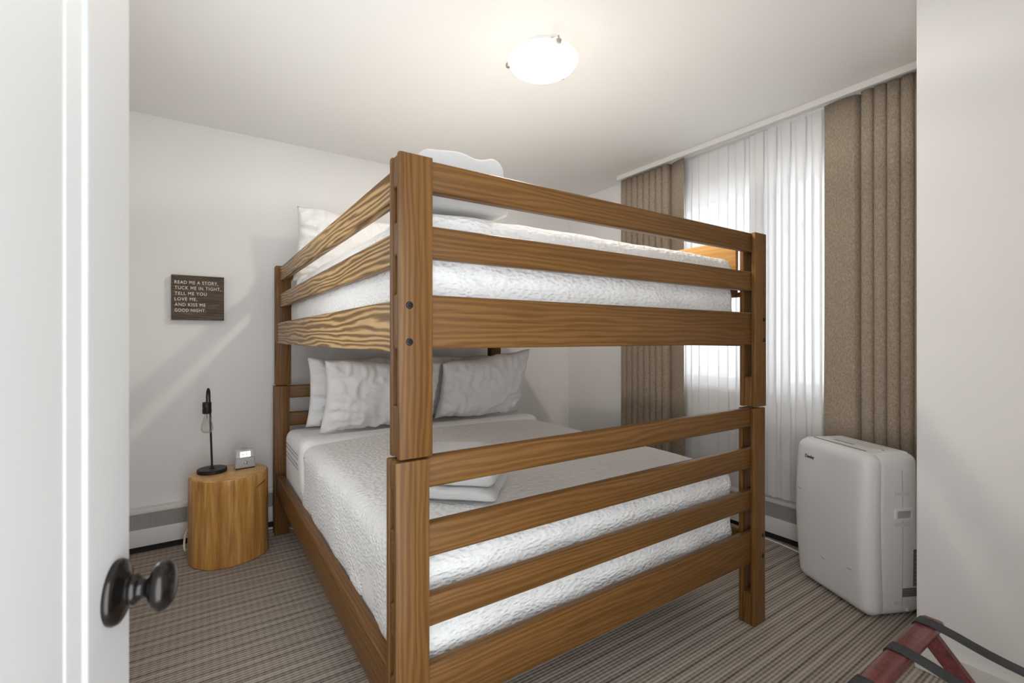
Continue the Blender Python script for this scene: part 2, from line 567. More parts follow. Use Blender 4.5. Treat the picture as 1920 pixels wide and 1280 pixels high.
def rbox(x0, x1, y0, y1, z0, z1, r, nx=4, ny=4, nz=4, fn=None, nr=4, rz=None):
    """rounded box with a fine even skin; fn(co) -> co displaces it."""
    bm = bmesh.new()
    xs, ys, zs = axis_samples(x0, x1, r, nx, nr), axis_samples(y0, y1, r, ny, nr), axis_samples(z0, z1, r, nz, nr)
    cache = {}
    def V(x, y, z):
        k = (round(x, 6), round(y, 6), round(z, 6))
        if k not in cache:
            p = Vector((x, y, z))
            q = Vector((min(max(x, x0 + r), x1 - r), min(max(y, y0 + r), y1 - r), min(max(z, z0 + r), z1 - r)))
            d = p - q
            if d.length > 1e-9:
                p = q + d.normalized() * r
            if fn:
                p = fn(p)
            cache[k] = bm.verts.new(p)
        return cache[k]
    def grid(A, B, f):
        for i in range(len(A) - 1):
            for j in range(len(B) - 1):
                vs = [V(*f(A[i], B[j])), V(*f(A[i + 1], B[j])), V(*f(A[i + 1], B[j + 1])), V(*f(A[i], B[j + 1]))]
                if len(set(vs)) == 4:
                    bm.faces.new(vs)
    grid(xs, ys, lambda a, b: (a, b, z0)); grid(xs, ys, lambda a, b: (a, b, z1))
    grid(xs, zs, lambda a, b: (a, y0, b)); grid(xs, zs, lambda a, b: (a, y1, b))
    grid(ys, zs, lambda a, b: (x0, a, b)); grid(ys, zs, lambda a, b: (x1, a, b))
    return bm

def nz3(p, s=1.0, o=0.0):
    return noise.noise(Vector((p.x * s + o, p.y * s + o * 1.7, p.z * s - o)))

def text_bm(txt, size, offset=0.0, spacing=1.0):
    cu = bpy.data.curves.new('t', 'FONT')
    cu.body = txt; cu.size = size; cu.extrude = 0.0006; cu.offset = offset
    cu.space_character = spacing
    cu.resolution_u = 3
    to = bpy.data.objects.new('t', cu); COL.objects.link(to)
    dg = bpy.context.evaluated_depsgraph_get()
    me = bpy.data.meshes.new_from_object(to.evaluated_get(dg))
    bm = bmesh.new(); bm.from_mesh(me)
    bpy.data.objects.remove(to); bpy.data.curves.remove(cu); bpy.data.meshes.remove(me)
    return bm

# ------------------------------------------------------------------ room shell
YB = 3.300        # back wall
XW = 2.831        # window wall
XL = -0.37        # left wall
YF = -0.09        # wall with the doorway, just behind the camera
PX, PY = 2.135, 0.596    # corner of the closet partition

HY = -0.20        # outer face of the doorway wall
struct('floor', bx(XL - 0.1, XW + 0.12, HY, YB + 0.1, -0.05, 0.0), M_CARPET)
struct('ceiling', bx(XL - 0.1, XW + 0.12, HY, YB + 0.1, H, H + 0.06), M_CEIL)
struct('wall_back', bx(XL - 0.1, XW + 0.12, YB, YB + 0.1, 0, H), M_WALL)
LY0, LY1, LZ0, LZ1 = 1.40, 2.00, 0.85, 1.90      # unseen window added to light the left side, behind the door leaf
bm = bmesh.new()
box(bm, XL - 0.1, XL, YF, LY0, 0, H)
box(bm, XL - 0.1, XL, LY1, YB, 0, H)
box(bm, XL - 0.1, XL, LY0, LY1, 0, LZ0)
box(bm, XL - 0.1, XL, LY0, LY1, LZ1, H)
struct('wall_left', bm, M_WALL)
WY0, WY1, WZ0, WZ1 = 0.80, 2.30, 0.86, 2.12
bm = bmesh.new()
box(bm, XW, XW + 0.12, PY - 0.1, WY0, 0, H)
box(bm, XW, XW + 0.12, WY1, YB, 0, H)
box(bm, XW, XW + 0.12, WY0, WY1, 0, WZ0)
box(bm, XW, XW + 0.12, WY0, WY1, WZ1, H)
struct('wall_right', bm, M_WALL)
# closet partition at the right of the frame
struct('wall_partition', bx(PX, XW, YF, PY, 0, H, bev=0.004), M_WALL)
# doorway behind the camera
DX0, DX1, DZ = -0.262, 0.56, 2.06
bm = bmesh.new()
box(bm, XL - 0.1, DX0, YF - 0.11, YF, 0, H)
box(bm, DX1, XW + 0.12, YF - 0.11, YF, 0, H)
box(bm, DX0, DX1, YF - 0.11, YF, DZ, H)
struct('wall_front', bm, M_WALL)
bm = bmesh.new()
box(bm, PX - 0.014, PX, YF + 0.015, PY + 0.002, 0, 0.09, bev=0.003)
struct('baseboard_right', bm, M_TRIM)
bm = bmesh.new()
box(bm, XL, XL + 0.014, YF, YB - 0.08, 0, 0.09, bev=0.003)
struct('baseboard_left', bm, M_TRIM)

# ------------------------------------------------------------------ window
fr = bmesh.new()
box(fr, XW + 0.05, XW + 0.11, WY0, WY0 + 0.05, WZ0, WZ1, bev=0.004)
box(fr, XW + 0.05, XW + 0.11, WY1 - 0.05, WY1, WZ0, WZ1, bev=0.004)
box(fr, XW + 0.05, XW + 0.11, WY0 + 0.05, WY1 - 0.05, WZ0, WZ0 + 0.05, bev=0.004)
box(fr, XW + 0.05, XW + 0.11, WY0 + 0.05, WY1 - 0.05, WZ1 - 0.05, WZ1, bev=0.004)
win = struct('window_1', fr, M_TRIM)
obj('mullion', bx(XW + 0.045, XW + 0.105, 1.425, 1.495, WZ0 + 0.05, WZ1 - 0.05, bev=0.004), M_TRIM, win)
obj('window_sill', bx(XW - 0.03, XW + 0.05, WY0 - 0.03, WY1 + 0.03, WZ0 - 0.025, WZ0 + 0.003, bev=0.005), M_TRIM, win)
obj('sash_rail', bx(XW + 0.055, XW + 0.10, WY0 + 0.05, 1.425, 1.80, 1.84, bev=0.004), M_TRIM, win)
obj('sash_rail', bx(XW + 0.055, XW + 0.10, 1.495, WY1 - 0.05, 1.80, 1.84, bev=0.004), M_TRIM, win)
for (a, b) in ((WY0 + 0.05, 1.425), (1.495, WY1 - 0.05)):
    for (c, d) in ((WZ0 + 0.05, 1.80), (1.84, WZ1 - 0.05)):
        obj('pane', bx(XW + 0.078, XW + 0.082, a, b, c, d), M_PANE, win)

fr = bmesh.new()  # frame of the added window, out of view, brings light from the left
box(fr, XL - 0.09, XL - 0.04, LY0, LY0 + 0.05, LZ0, LZ1, bev=0.004)
box(fr, XL - 0.09, XL - 0.04, LY1 - 0.05, LY1, LZ0, LZ1, bev=0.004)
box(fr, XL - 0.09, XL - 0.04, LY0 + 0.05, LY1 - 0.05, LZ0, LZ0 + 0.05, bev=0.004)
box(fr, XL - 0.09, XL - 0.04, LY0 + 0.05, LY1 - 0.05, LZ1 - 0.05, LZ1, bev=0.004)
added_win = struct('added_window', fr, M_TRIM)
obj('mullion', bx(XL - 0.088, XL - 0.042, 1.675, 1.725, LZ0 + 0.05, LZ1 - 0.05, bev=0.004), M_TRIM, added_win)
for (a, b) in ((LY0 + 0.05, 1.675), (1.725, LY1 - 0.05)):
    obj('pane', bx(XL - 0.067, XL - 0.063, a, b, LZ0 + 0.05, LZ1 - 0.05), M_PANE, added_win)

# ------------------------------------------------------------------ door leaf, opened into the room
dd = Vector((0.2288, 0.9737, 0)).normalized()       # from hinge to latch edge
dn = Vector((dd.y, -dd.x, 0))                       # towards the bed (visible face)
dE = Vector((-0.065, 0.688, 0))                     # latch edge, visible face
DW = 0.76
def dp(s, n, z):
    """s from latch edge back to the hinge, n out of the visible face."""
    return dE - dd * s + dn * n + Vector((0, 0, z))
def dbox(bm, s0, s1, n0, n1, z0, z1, bev=0.0):
    t = bmesh.new(); box(t, s0, s1, n0, n1, z0, z1, bev)
    for v in t.verts:
        v.co = dp(v.co.x, v.co.y, v.co.z)
    me = bpy.data.meshes.new('tmp'); t.to_mesh(me); t.free()
    bm.from_mesh(me); bpy.data.meshes.remove(me)
    return bm
Z0d, Z1d = 0.012, 2.05
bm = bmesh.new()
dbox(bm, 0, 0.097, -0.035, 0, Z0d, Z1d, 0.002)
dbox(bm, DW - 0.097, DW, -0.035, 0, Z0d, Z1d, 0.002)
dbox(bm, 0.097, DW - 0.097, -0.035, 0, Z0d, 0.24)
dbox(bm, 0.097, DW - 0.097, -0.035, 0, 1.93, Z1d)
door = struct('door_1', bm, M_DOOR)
# sloped moulding and recessed field
def frame_ring(bm, s0, s1, z0, z1, w, na, nb):
    o = [dp(s0, na, z0), dp(s1, na, z0), dp(s1, na, z1), dp(s0, na, z1)]
    i = [dp(s0 + w, nb, z0 + w), dp(s1 - w, nb, z0 + w), dp(s1 - w, nb, z1 - w), dp(s0 + w, nb, z1 - w)]
    O = [bm.verts.new(p) for p in o]; I = [bm.verts.new(p) for p in i]
    for k in range(4):
        j = (k + 1) % 4
        bm.faces.new((O[k], O[j], I[j], I[k]))
bm = bmesh.new()
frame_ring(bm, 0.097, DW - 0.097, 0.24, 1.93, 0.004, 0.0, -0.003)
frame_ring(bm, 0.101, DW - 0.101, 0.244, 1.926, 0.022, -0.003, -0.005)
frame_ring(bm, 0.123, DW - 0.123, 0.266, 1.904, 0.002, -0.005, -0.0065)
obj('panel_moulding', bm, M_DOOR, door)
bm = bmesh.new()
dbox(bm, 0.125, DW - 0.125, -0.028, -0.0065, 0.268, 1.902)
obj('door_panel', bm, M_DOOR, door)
# knob
kc = dp(0.039, 0, 0.90)
bm = bmesh.new()
lathe(bm, [(0, 0), (0.0326, 0.0), (0.0333, 0.003), (0.0315, 0.0065), (0.0275, 0.0085), (0.0197, 0.0105), (0.0152, 0.0135), (0.0143, 0.016)], kc, dn, 40)
rose = obj('door_knob', bm, M_BRONZE, door, smooth=True)
rose['label'] = 'round dark bronze door knob with rosette'
bm = bmesh.new()
lathe(bm, [(0.0143, 0.0135), (0.0158, 0.015), (0.0158, 0.019), (0.0133, 0.0215), (0.0106, 0.024), (0.0106, 0.0285), (0.0138, 0.032), (0.0202, 0.0345), (0.0246, 0.038), (0.0262, 0.043), (0.0246, 0.048), (0.0193, 0.0525), (0.0101, 0.055), (0, 0.0555)], kc, dn, 40)
obj('knob_ball', bm, M_BRONZE, rose, smooth=60)
bm = bmesh.new()
dbox(bm, -0.0015, 0.0, -0.029, -0.006, 0.845, 0.955)
obj('latch_plate', bm, M_BRONZE, door)
for z in (0.25, 1.05, 1.85):
    bm = bmesh.new(); cyl(bm, dp(DW + 0.004, 0.004, z - 0.045), dp(DW + 0.004, 0.004, z + 0.045), 0.006, n=10)
    obj('hinge', bm, M_BRONZE, door, smooth=True)

# ------------------------------------------------------------------ baseboard heaters
def heater(axis, a0, a1, label):
    D = 0.058
    ref = YB if axis == 'x' else XW
    def hb(bm, p0, p1, d0, d1, z0, z1, bev=0.0):
        if axis == 'x':
            return box(bm, p0, p1, ref - d1, ref - d0, z0, z1, bev)
        return box(bm, ref - d1, ref - d0, p0, p1, z0, z1, bev)
    mid = (a0 + a1) / 2
    t = thing('baseboard_heater', label, 'heater', (mid, ref - 0.03, 0) if axis == 'x' else (ref - 0.03, mid, 0), 'baseboard heaters')
    g = 0.001
    obj('back_plate', hb(bmesh.new(), a0, a1, g, 0.012, 0.035, 0.235), M_HEATER, t)
    obj('top_cap', hb(bmesh.new(), a0, a1, 0.012, D, 0.212, 0.238, 0.006), M_HEATER, t, smooth=True)
    obj('grille', hb(bmesh.new(), a0 + 0.002, a1 - 0.002, D - 0.012, D - 0.004, 0.128, 0.213), M_GRILLE, t)
    obj('front_panel', hb(bmesh.new(), a0, a1, D - 0.010, D, 0.036, 0.129, 0.002), M_HEATER, t, smooth=True)
    n = int((a1 - a0) / 1.3) + 1
    for i in range(n + 1):
        p = a0 + 0.02 + (a1 - a0 - 0.04) * i / n
        obj('bracket', hb(bmesh.new(), p - 0.008, p + 0.008, g, D - 0.014, 0.0, 0.05), M_DARK, t)
    obj('floor_trim', hb(bmesh.new(), a0, a1, g, D - 0.016, 0.001, 0.028), M_DARK, t)
    return t
heater('x', XL + 0.016, 2.70, 'white baseboard heater with perforated grille behind the log nightstand')
heater('y', PY + 0.03, 3.20, 'white baseboard heater with perforated grille under the sheer curtains')

# ------------------------------------------------------------------ bunk bed
BX0, BX1 = 0.382, 1.9587        # outer faces of the posts (upper bunk)
PW = 0.0832                     # post width
BY0, BY1 = 1.036, 3.158         # front and back faces of the posts
FB, GAP = 0.017, 0.033          # face board, rail gap
PD = 2 * FB + GAP
ZJ, ZT = 0.889, 1.5995
LS = -0.008                     # the lower bunk stands a little to the left

bed = thing('bunk_bed', 'brown stained pine bunk bed with slatted ends in room centre', 'bunk bed', ((BX0 + BX1) / 2, (BY0 + BY1) / 2, 0))

def bolt(parent, x, y, z, n=(0, -1, 0)):
    n = Vector(n)
    c = Vector((x, y, z))
    bm = bmesh.new()
    lathe(bm, [(0, 0.0022), (0.0022, 0.0022), (0.003, 0.0006), (0.0042, 0.0006), (0.0048, 0.0028), (0.0078, 0.0024), (0.0088, 0.0)], c, n, 18)
    obj('bolt', bm, M_BOLT, parent, smooth=True)

def post(x, y, z0, z1, blocks, bolts, front):
    bm = bmesh.new()
    box(bm, x, x + PW, y, y + FB, z0, z1, 0.003, 2)
    box(bm, x, x + PW, y + FB + GAP, y + PD, z0, z1, 0.003, 2)
    p = obj('post', bm, WOOD[2], bed, smooth=30)
    for (a, b) in blocks:
        obj('post_block', bx(x + 0.002, x + PW - 0.002, y + FB, y + FB + GAP, a, b, bev=0.003), WOOD[2], p)
    for (bx_, bz) in bolts:
        bolt(p, bx_, y if front else y + PD, bz, (0, -1, 0) if front else (0, 1, 0))
    return p

UP = [(1.5235, 1.5985), (1.363, 1.441), (1.144, 1.274)]
LO = [(0.808, 0.884), (0.640, 0.722), (0.471, 0.547), (0.250, 0.378)]
for yy, front in ((BY0, True), (BY1 - PD, False)):
    for side in (0, 1):
        xu = BX0 if side == 0 else BX1 - PW
        xb = xu + (0.0246 if side == 0 else PW - 0.0204)
        post(xu, yy, ZJ, ZT, [(ZJ + 0.002, 1.011)], [(xb, 1.246), (xb, 1.161)], front)
        xl = xu + LS
        post(xl, yy, 0.0, ZJ - 0.005, [(0.001, 0.13)], [(xb + LS, 0.361), (xb + LS, 0.276)], front)
    nm = 'footboard_rail' if front else 'headboard_rail'
    for (a, b) in UP:
        obj(nm, bx(BX0 + 0.002, BX1 - 0.002, yy + FB + 0.0005, yy + FB + GAP - 0.0005, a, b, bev=0.006, seg=3), WOOD[0], bed, smooth=30)
    for (a, b) in LO:
        obj(nm, bx(BX0 + LS + 0.002, BX1 + LS - 0.002, yy + FB + 0.0005, yy + FB + GAP - 0.0005, a, b, bev=0.008, seg=3), WOOD[0], bed, smooth=30)
SY0, SY1 = BY0 + PD + 0.0005, BY1 - PD - 0.0005
# left side: two guard rails and a deep side rail; lower side rail
obj('guard_rail', bx(0.404, 0.434, SY0, SY1, 1.512, 1.591, bev=0.005), WOOD_FIG, bed, smooth=30)
obj('guard_rail', bx(0.404, 0.434, SY0, SY1, 1.354, 1.433, bev=0.005), WOOD_FIG, bed, smooth=30)
obj('side_rail', bx(0.390, 0.428, SY0, SY1, 1.136, 1.261, bev=0.005), WOOD_FIG, bed, smooth=30)
obj('side_rail', bx(0.392 + LS, 0.432 + LS, SY0, SY1, 0.236, 0.363, bev=0.007, seg=3), WOOD[1], bed, smooth=30)
# right side
obj('side_rail', bx(1.912, 1.950, SY0, SY1, 1.136, 1.261, bev=0.005), WOOD[1], bed, smooth=30)
obj('side_rail', bx(1.908 + LS, 1.948 + LS, SY0, SY1, 0.236, 0.363, bev=0.007, seg=3), WOOD[1], bed, smooth=30)
gp = obj('guard_panel', bx(1.917, 1.939, 1.145, 2.35, 1.420, 1.592, bev=0.004), WOOD_HONEY, bed, smooth=30)
gp['label'] = 'honey coloured pine guard board on the window side'
obj('guard_cleat', bx(1.922, 1.938, SY0, 1.146, 1.545, 1.565, bev=0.002), WOOD[1], bed)
obj('guard_cleat', bx(1.922, 1.938, SY0, 1.146, 1.345, 1.365, bev=0.002), WOOD[1], bed)
obj('guard_rail', bx(1.914, 1.940, 1.147, SY1, 1.345, 1.400, bev=0.004), WOOD[1], bed, smooth=30)
# slats that carry the mattresses
for k in range(11):
    y = 1.20 + k * 0.172
    obj('slat', bx(0.430, 1.910, y, y + 0.07, 1.150, 1.168, bev=0.002), WOOD_HONEY, bed)
    obj('slat', bx(0.426, 1.898, y, y + 0.07, 0.248, 0.266, bev=0.002), WOOD[0], bed)

# ------------------------------------------------------------------ mattresses and coverlets
def dome(p, x0, x1, y0, y1, ztop, amp):
    u = (p.x - x0) / (x1 - x0); v = (p.y - y0) / (y1 - y0)
    return amp * math.sin(math.pi * min(max(u, 0), 1)) ** 0.6 * math.sin(math.pi * min(max(v, 0), 1)) ** 0.5

# upper mattress
UX0, UX1, UY0, UY1, UZ0, UZ1 = 0.446, 1.872, 1.112, 3.080, 1.170, 1.500
o = obj('mattress', rbox(UX0 + 0.012, UX1 - 0.012, UY0 + 0.012, UY1, UZ0, UZ1 - 0.008, 0.05, 6, 8, 3), M_SHEET, None, smooth=60)
tag(o, 'white upper mattress at the head end behind the top guard rails', 'mattress', 'bunk mattresses')

def lump(p, c, r, amp):
    d = (p - Vector(c)).length / r
    return amp * math.exp(-d * d)

def upper_cover(p):
    q = p.copy()
    top = max(0.0, min(1.0, (p.z - 1.30) / 0.15))
    q.z += dome(p, UX0, UX1, UY0, UY1, UZ1, 0.034) * top
    w = nz3(p, 7, 3.1) * 0.006 + nz3(p, 18, 7.0) * 0.003
    if p.y < UY0 + 0.06:
        q.y -= w + 0.004 * math.sin(p.z * 60 + p.x * 9 + nz3(p, 4) * 4) * 0.6
    if p.x < UX0 + 0.06:
        q.x -= w
        q.x -= lump(p, (UX0, 1.16, 1.34), 0.045, 0.016) + lump(p, (UX0, 1.19, 1.29), 0.03, 0.008)
        q.x += 0.010 * math.exp(-((p.y - 1.142 - (p.z - 1.30) * 0.25) / 0.010) ** 2) * (1 if p.z < 1.36 else 0)
    if p.x > UX1 - 0.06:
        q.x += w * 0.6
    q.z += w * 0.5 * top
    return q
o = obj('coverlet', rbox(UX0, UX1, UY0, 2.80, UZ0 + 0.02, UZ1, 0.052, 70, 80, 22, upper_cover), M_COVER, None, smooth=180)
tag(o, 'white textured coverlet tucked over the upper bunk mattress', 'coverlet', 'bunk coverlets')
def upper_sheet(p):
    q = p.copy(); q.z += 0.012 + nz3(p, 9, 2) * 0.004
    return q
o = obj('flat_sheet', rbox(UX0 - 0.002, UX1 - 0.004, 2.70, 2.82, UZ0 + 0.16, UZ1 + 0.004, 0.05, 20, 6, 6, upper_sheet), M_SHEET, None, smooth=180)
tag(o, 'white sheet turned down over the upper coverlet near the pillow', 'sheet', 'turned down sheets')

# lower mattress
MX0, MX1, MY0, MY1, MZ0, MZ1 = 0.438, 1.866, 1.115, 3.085, 0.268, 0.632
o = obj('mattress', rbox(MX0 - 0.008, MX1 - 0.014, MY0 + 0.014, MY1, MZ0, MZ1 - 0.004, 0.05, 8, 10, 6), M_SHEET, None, smooth=60)
low_m = tag(o, 'white lower mattress with grey striped side visible below the left pillows', 'mattress', 'bunk mattresses')
for z in (0.535, 0.555, 0.485, 0.505):
    obj('side_stripe', bx(MX0 - 0.0095, MX0 - 0.006, 2.62, 3.03, z, z + 0.008, bev=0.0), M_STRIPE, low_m)

def lower_cover(p):
    q = p.copy()
    top = max(0.0, min(1.0, (p.z - 0.44) / 0.15))
    q.z += dome(p, MX0, MX1, MY0, 3.3, MZ1, 0.026) * top
    w = nz3(p, 6, 5.1) * 0.007 + nz3(p, 17, 1.0) * 0.003
    if p.y < MY0 + 0.06:
        q.y -= w + 0.003 * math.sin(p.z * 70 + p.x * 14 + nz3(p, 4) * 4)
    if p.x < MX0 + 0.06:
        side = max(0.0, min(1.0, (MZ1 - p.z) / 0.3))
        q.x -= w * 1.2 + 0.006 * math.sin(p.y * 21) * side * side
        q.x -= lump(p, (MX0, 1.20, 0.47), 0.05, 0.012) + lump(p, (MX0, 1.215, 0.41), 0.04, 0.012) + lump(p, (MX0, 1.19, 0.53), 0.04, 0.006)
        q.x += 0.012 * math.exp(-((p.y - 1.160) / 0.012) ** 2) * (1 if p.z < 0.52 else 0)
    if p.x > MX1 - 0.06:
        q.x += w * 0.6
    q.z += w * 0.4 * top
    return q
o = obj('coverlet', rbox(MX0 - 0.012, MX1, MY0, 2.52, MZ0 + 0.03, MZ1 + 0.004, 0.058, 70, 70, 26, lower_cover), M_COVER, None, smooth=180)
tag(o, 'white textured coverlet spread over the lower bunk mattress', 'coverlet', 'bunk coverlets')
def lower_sheet(p):
    q = p.copy()
    top = max(0.0, min(1.0, (p.z - 0.50) / 0.12))
    q.z += 0.020 * top + nz3(p, 8, 4) * 0.004
    q.y += nz3(p, 3, 9) * 0.012
    if p.x < MX0 + 0.05:
        q.y -= max(0.0, (0.60 - p.z)) * 0.25
        q.x -= 0.004 + nz3(p, 9) * 0.004
    return q
o = obj('flat_sheet', rbox(MX0 - 0.018, MX1 + 0.002, 2.47, 2.63, MZ0 + 0.10, MZ1 + 0.012, 0.05, 40, 8, 12, lower_sheet), M_SHEET, None, smooth=180)
tag(o, 'white sheet turned down over the lower coverlet below the pillows', 'sheet', 'turned down sheets')

# ------------------------------------------------------------------ pillows
def pillow(label, c, w, hgt, thick, lean, yaw, seed, roll=0.0, flange=None, tilt=0.0, group='pillows on the lower bunk'):
    """stands on its long edge: c is the middle of the bottom edge."""
    nu, nv = 64, 46
    bm = bmesh.new()
    R = Matrix.Rotation(yaw, 3, 'Z') @ Matrix.Rotation(-lean, 3, 'X') @ Matrix.Rotation(roll, 3, 'Y')
    sides = []
    for s in (-1, 1):
        rows = []
        for j in range(nv + 1):
            row = []
            for i in range(nu + 1):
                u = -1 + 2 * i / nu; v = -1 + 2 * j / nv
                fu = max(0.0, 1 - abs(u) ** 2.6); fv = max(0.0, 1 - abs(v) ** 2.6)
                t = thick * 0.5 * (fu * fv) ** 0.48
                px = u * w / 2 * (1 - 0.055 * (1 - v * v) * abs(u) ** 3)
                pz = v * hgt / 2 * (1 - 0.075 * (1 - u * u) * abs(v) ** 3)
                e = max(abs(u), abs(v))
                n = noise.noise(Vector((px * 9 + seed, pz * 9, seed * 2.0)))
                n2 = noise.noise(Vector((px * 26 + seed, pz * 20, seed)))
                wr = noise.noise(Vector((px * 30 if abs(v) > abs(u) else px * 5, pz * 30 if abs(u) >= abs(v) else pz * 5, seed + 5)))
                cr = 1 - 2 * abs(noise.noise(Vector((px * 11 + pz * 7 + seed, pz * 13 - px * 4, seed * 1.3))))
                cr = max(0.0, cr) ** 3 * (0.35 + 0.65 * e)
                edge = (e ** 3) * (1 - e ** 8)
                y = s * t + s * (n * 0.018 + n2 * 0.010 * e + cr * 0.024) * (1 - e ** 6) + s * wr * 0.050 * edge
                y += 0.012 * noise.noise(Vector((px * 4, pz * 4, seed * 3))) * 1.0
                pz += 0.020 * noise.noise(Vector((px * 7, seed, 0.0))) * abs(v) ** 4 + tilt * (u + 0.3) * max(0.0, v)
                px += 0.008 * noise.noise(Vector((pz * 6, seed + 3, 0))) * abs(u) ** 4
                if flange is not None and abs(px - flange) < w / nu * 0.6:
                    y -= s * 0.004
                p = R @ Vector((px, y, pz)) 
                off = R @ Vector((0, 0, hgt / 2))
                row.append((p + off + Vector(c)))
            rows.append(row)
        sides.append(rows)
    V = {}
    def vert(s, j, i):
        k = (0, j, i) if (i in (0, nu) or j in (0, nv)) else (s, j, i)
        if k not in V:
            a = sides[s][j][i]
            if k[0] == 0 and (i in (0, nu) or j in (0, nv)):
                a = (sides[0][j][i] + sides[1][j][i]) / 2
            V[k] = bm.verts.new(a)
        return V[k]
    for s in (0, 1):
        for j in range(nv):
            for i in range(nu):
                f = [vert(s, j, i), vert(s, j, i + 1), vert(s, j + 1, i + 1), vert(s, j + 1, i)]
                bm.faces.new(f if s == 0 else f[::-1])
    o = obj('pillow', bm, M_SHEET, None, smooth=180)
    tag(o, label, 'pillow', group)
    return o

pillow('white pillow at the back left of the lower bunk, touching the headboard', (0.875, 2.985, 0.640), 0.70, 0.42, 0.13, math.radians(-9), math.radians(1), 1.0)
pillow('white wrinkled pillow in front on the left of the lower bunk', (0.90, 2.765, 0.645), 0.69, 0.42, 0.16, math.radians(-18), math.radians(2), 2.3, flange=-0.16, tilt=-0.02)
pillow('white pillow at the back right of the lower bunk, mostly hidden', (1.555, 2.965, 0.645), 0.61, 0.42, 0.14, math.radians(-12), math.radians(-2), 3.7)
pillow('white plump pillow in front on the right of the lower bunk', (1.578, 2.775, 0.650), 0.63, 0.42, 0.17, math.radians(-20), math.radians(-3), 4.9, tilt=0.045)
pillow('white pillow standing upright at the head of the upper bunk', (0.815, 3.00, 1.500), 0.72, 0.43, 0.15, math.radians(-8), math.radians(1), 6.1, roll=math.radians(2), group='pillows on the upper bunk')

# ------------------------------------------------------------------ towels
def towel(label, c, u_ang, w, d, hgt, seed, group, sag=0.0, ends=True):
    R = Matrix.Rotation(u_ang, 3, 'Z')
    c = Vector(c)
    r = min(hgt * 0.46, 0.022)
    def fn(p):
        q = p.copy()
        n = nz3(p, 9, seed) * 0.008 + nz3(p, 24, seed) * 0.003
        k = p.z / hgt
        q.z += (n + sag * math.sin(p.x / w * 5 + seed) * 0.5) * k
        q.x += n * 0.8; q.y += n * 0.6
        if sag:
            q.z += (-0.016 * math.exp(-((p.x - 0.035) / 0.045) ** 2) + 0.010 * math.exp(-((p.x - 0.105) / 0.03) ** 2)) * k
        # folded layers: shallow creases around the side
        lay = math.sin(k * math.pi * 4)
        if abs(p.x) > w / 2 - 0.02 or abs(p.y) > d / 2 - 0.02:
            f = 1 - 0.012 * (1 - abs(lay))
            q.x *= f; q.y *= f
        if ends and p.x > w / 2 - 0.06:
            q.z -= 0.016 * ((p.x - (w / 2 - 0.06)) / 0.06) ** 2 * k
        return R @ q + c
    o = obj('towel', rbox(-w / 2, w / 2, -d / 2, d / 2, 0, hgt, r, 26, 20, 12, fn), M_TERRY, None, smooth=180)
    tag(o, label, 'towel', group)
    return o
ua = math.atan2(-0.67, 0.74)
u = Vector((0.74, -0.67, 0)).normalized(); w_ = Vector((0.67, 0.74, 0)).normalized()
fr_c = Vector((0.745, 1.235, 0))
cc = fr_c - u * 0.16 + w_ * 0.135
towel('white folded towel at the bottom of the pile on the lower bunk', (cc.x, cc.y, 0.664), ua, 0.35, 0.27, 0.035, 1.2, 'towels on the lower bunk')
towel('white folded terry towel on top of the pile on the lower bunk', (cc.x + 0.0, cc.y + 0.01, 0.704), ua, 0.345, 0.265, 0.085, 4.2, 'towels on the lower bunk')
towel('white folded towel at the bottom of the pile on the upper bunk', (0.637, 1.305, 1.532), math.radians(2), 0.285, 0.26, 0.060, 2.2, 'towels on the upper bunk')
towel('white folded terry towel on top of the pile, highest on the upper bunk', (0.630, 1.290, 1.596), math.radians(0), 0.268, 0.24, 0.096, 7.2, 'towels on the upper bunk', sag=0.02)

# ------------------------------------------------------------------ log nightstand
NC = Vector((0.137, 2.958, 0))
ns = thing('nightstand', 'round varnished log nightstand beside the bed', 'nightstand', NC)
NS = 72
def log_r(t, z):
    k = z / 0.45
    r = 0.178 + 0.006 * math.cos(2 * t + 0.5) + 0.006 * math.sin(3 * t + 1.0) + 0.002 * math.sin(11 * t)
    r += 0.004 * (1 - k) * math.sin(2 * t + 2.0)
    r += 0.0022 * noise.noise(Vector((math.cos(t) * 7, math.sin(t) * 7, z * 3)))
    return r
bm = bmesh.new()
rings = []
zl = [0.0, 0.006] + [0.03 + i * 0.035 for i in range(12)] + [0.436, 0.444]
for z in zl:
    ring = []
    for i in range(NS):
        t = 2 * math.pi * i / NS
        r = log_r(t, z)
        if z < 0.001: r -= 0.006
        if z > 0.44: r -= 0.003
        ring.append(bm.verts.new(NC + Vector((math.cos(t) * r, math.sin(t) * r, z))))
    rings.append(ring)
for A, B in zip(rings[:-1], rings[1:]):
    for i in range(NS):
        j = (i + 1) % NS
        bm.faces.new((A[i], A[j], B[j], B[i]))
bm.faces.new(rings[0][::-1]); bm.faces.new(rings[-1])
obj('trunk', bm, M_STUMP, ns, smooth=True)
bm = bmesh.new()
rr = []
for z, ins in ((0.4435, 0.003), (0.447, 0.004), (0.450, 0.009)):
    rr.append([bm.verts.new(NC + Vector((math.cos(2 * math.pi * i / NS) * (log_r(2 * math.pi * i / NS, z) - ins), math.sin(2 * math.pi * i / NS) * (log_r(2 * math.pi * i / NS, z) - ins), z))) for i in range(NS)])
for A, B in zip(rr[:-1], rr[1:]):
    for i in range(NS):
        j = (i + 1) % NS
        bm.faces.new((A[i], A[j], B[j], B[i]))
bm.faces.new(rr[-1]); bm.faces.new(rr[0][::-1])
obj('top', bm, M_STUMPTOP, ns, smooth=True)
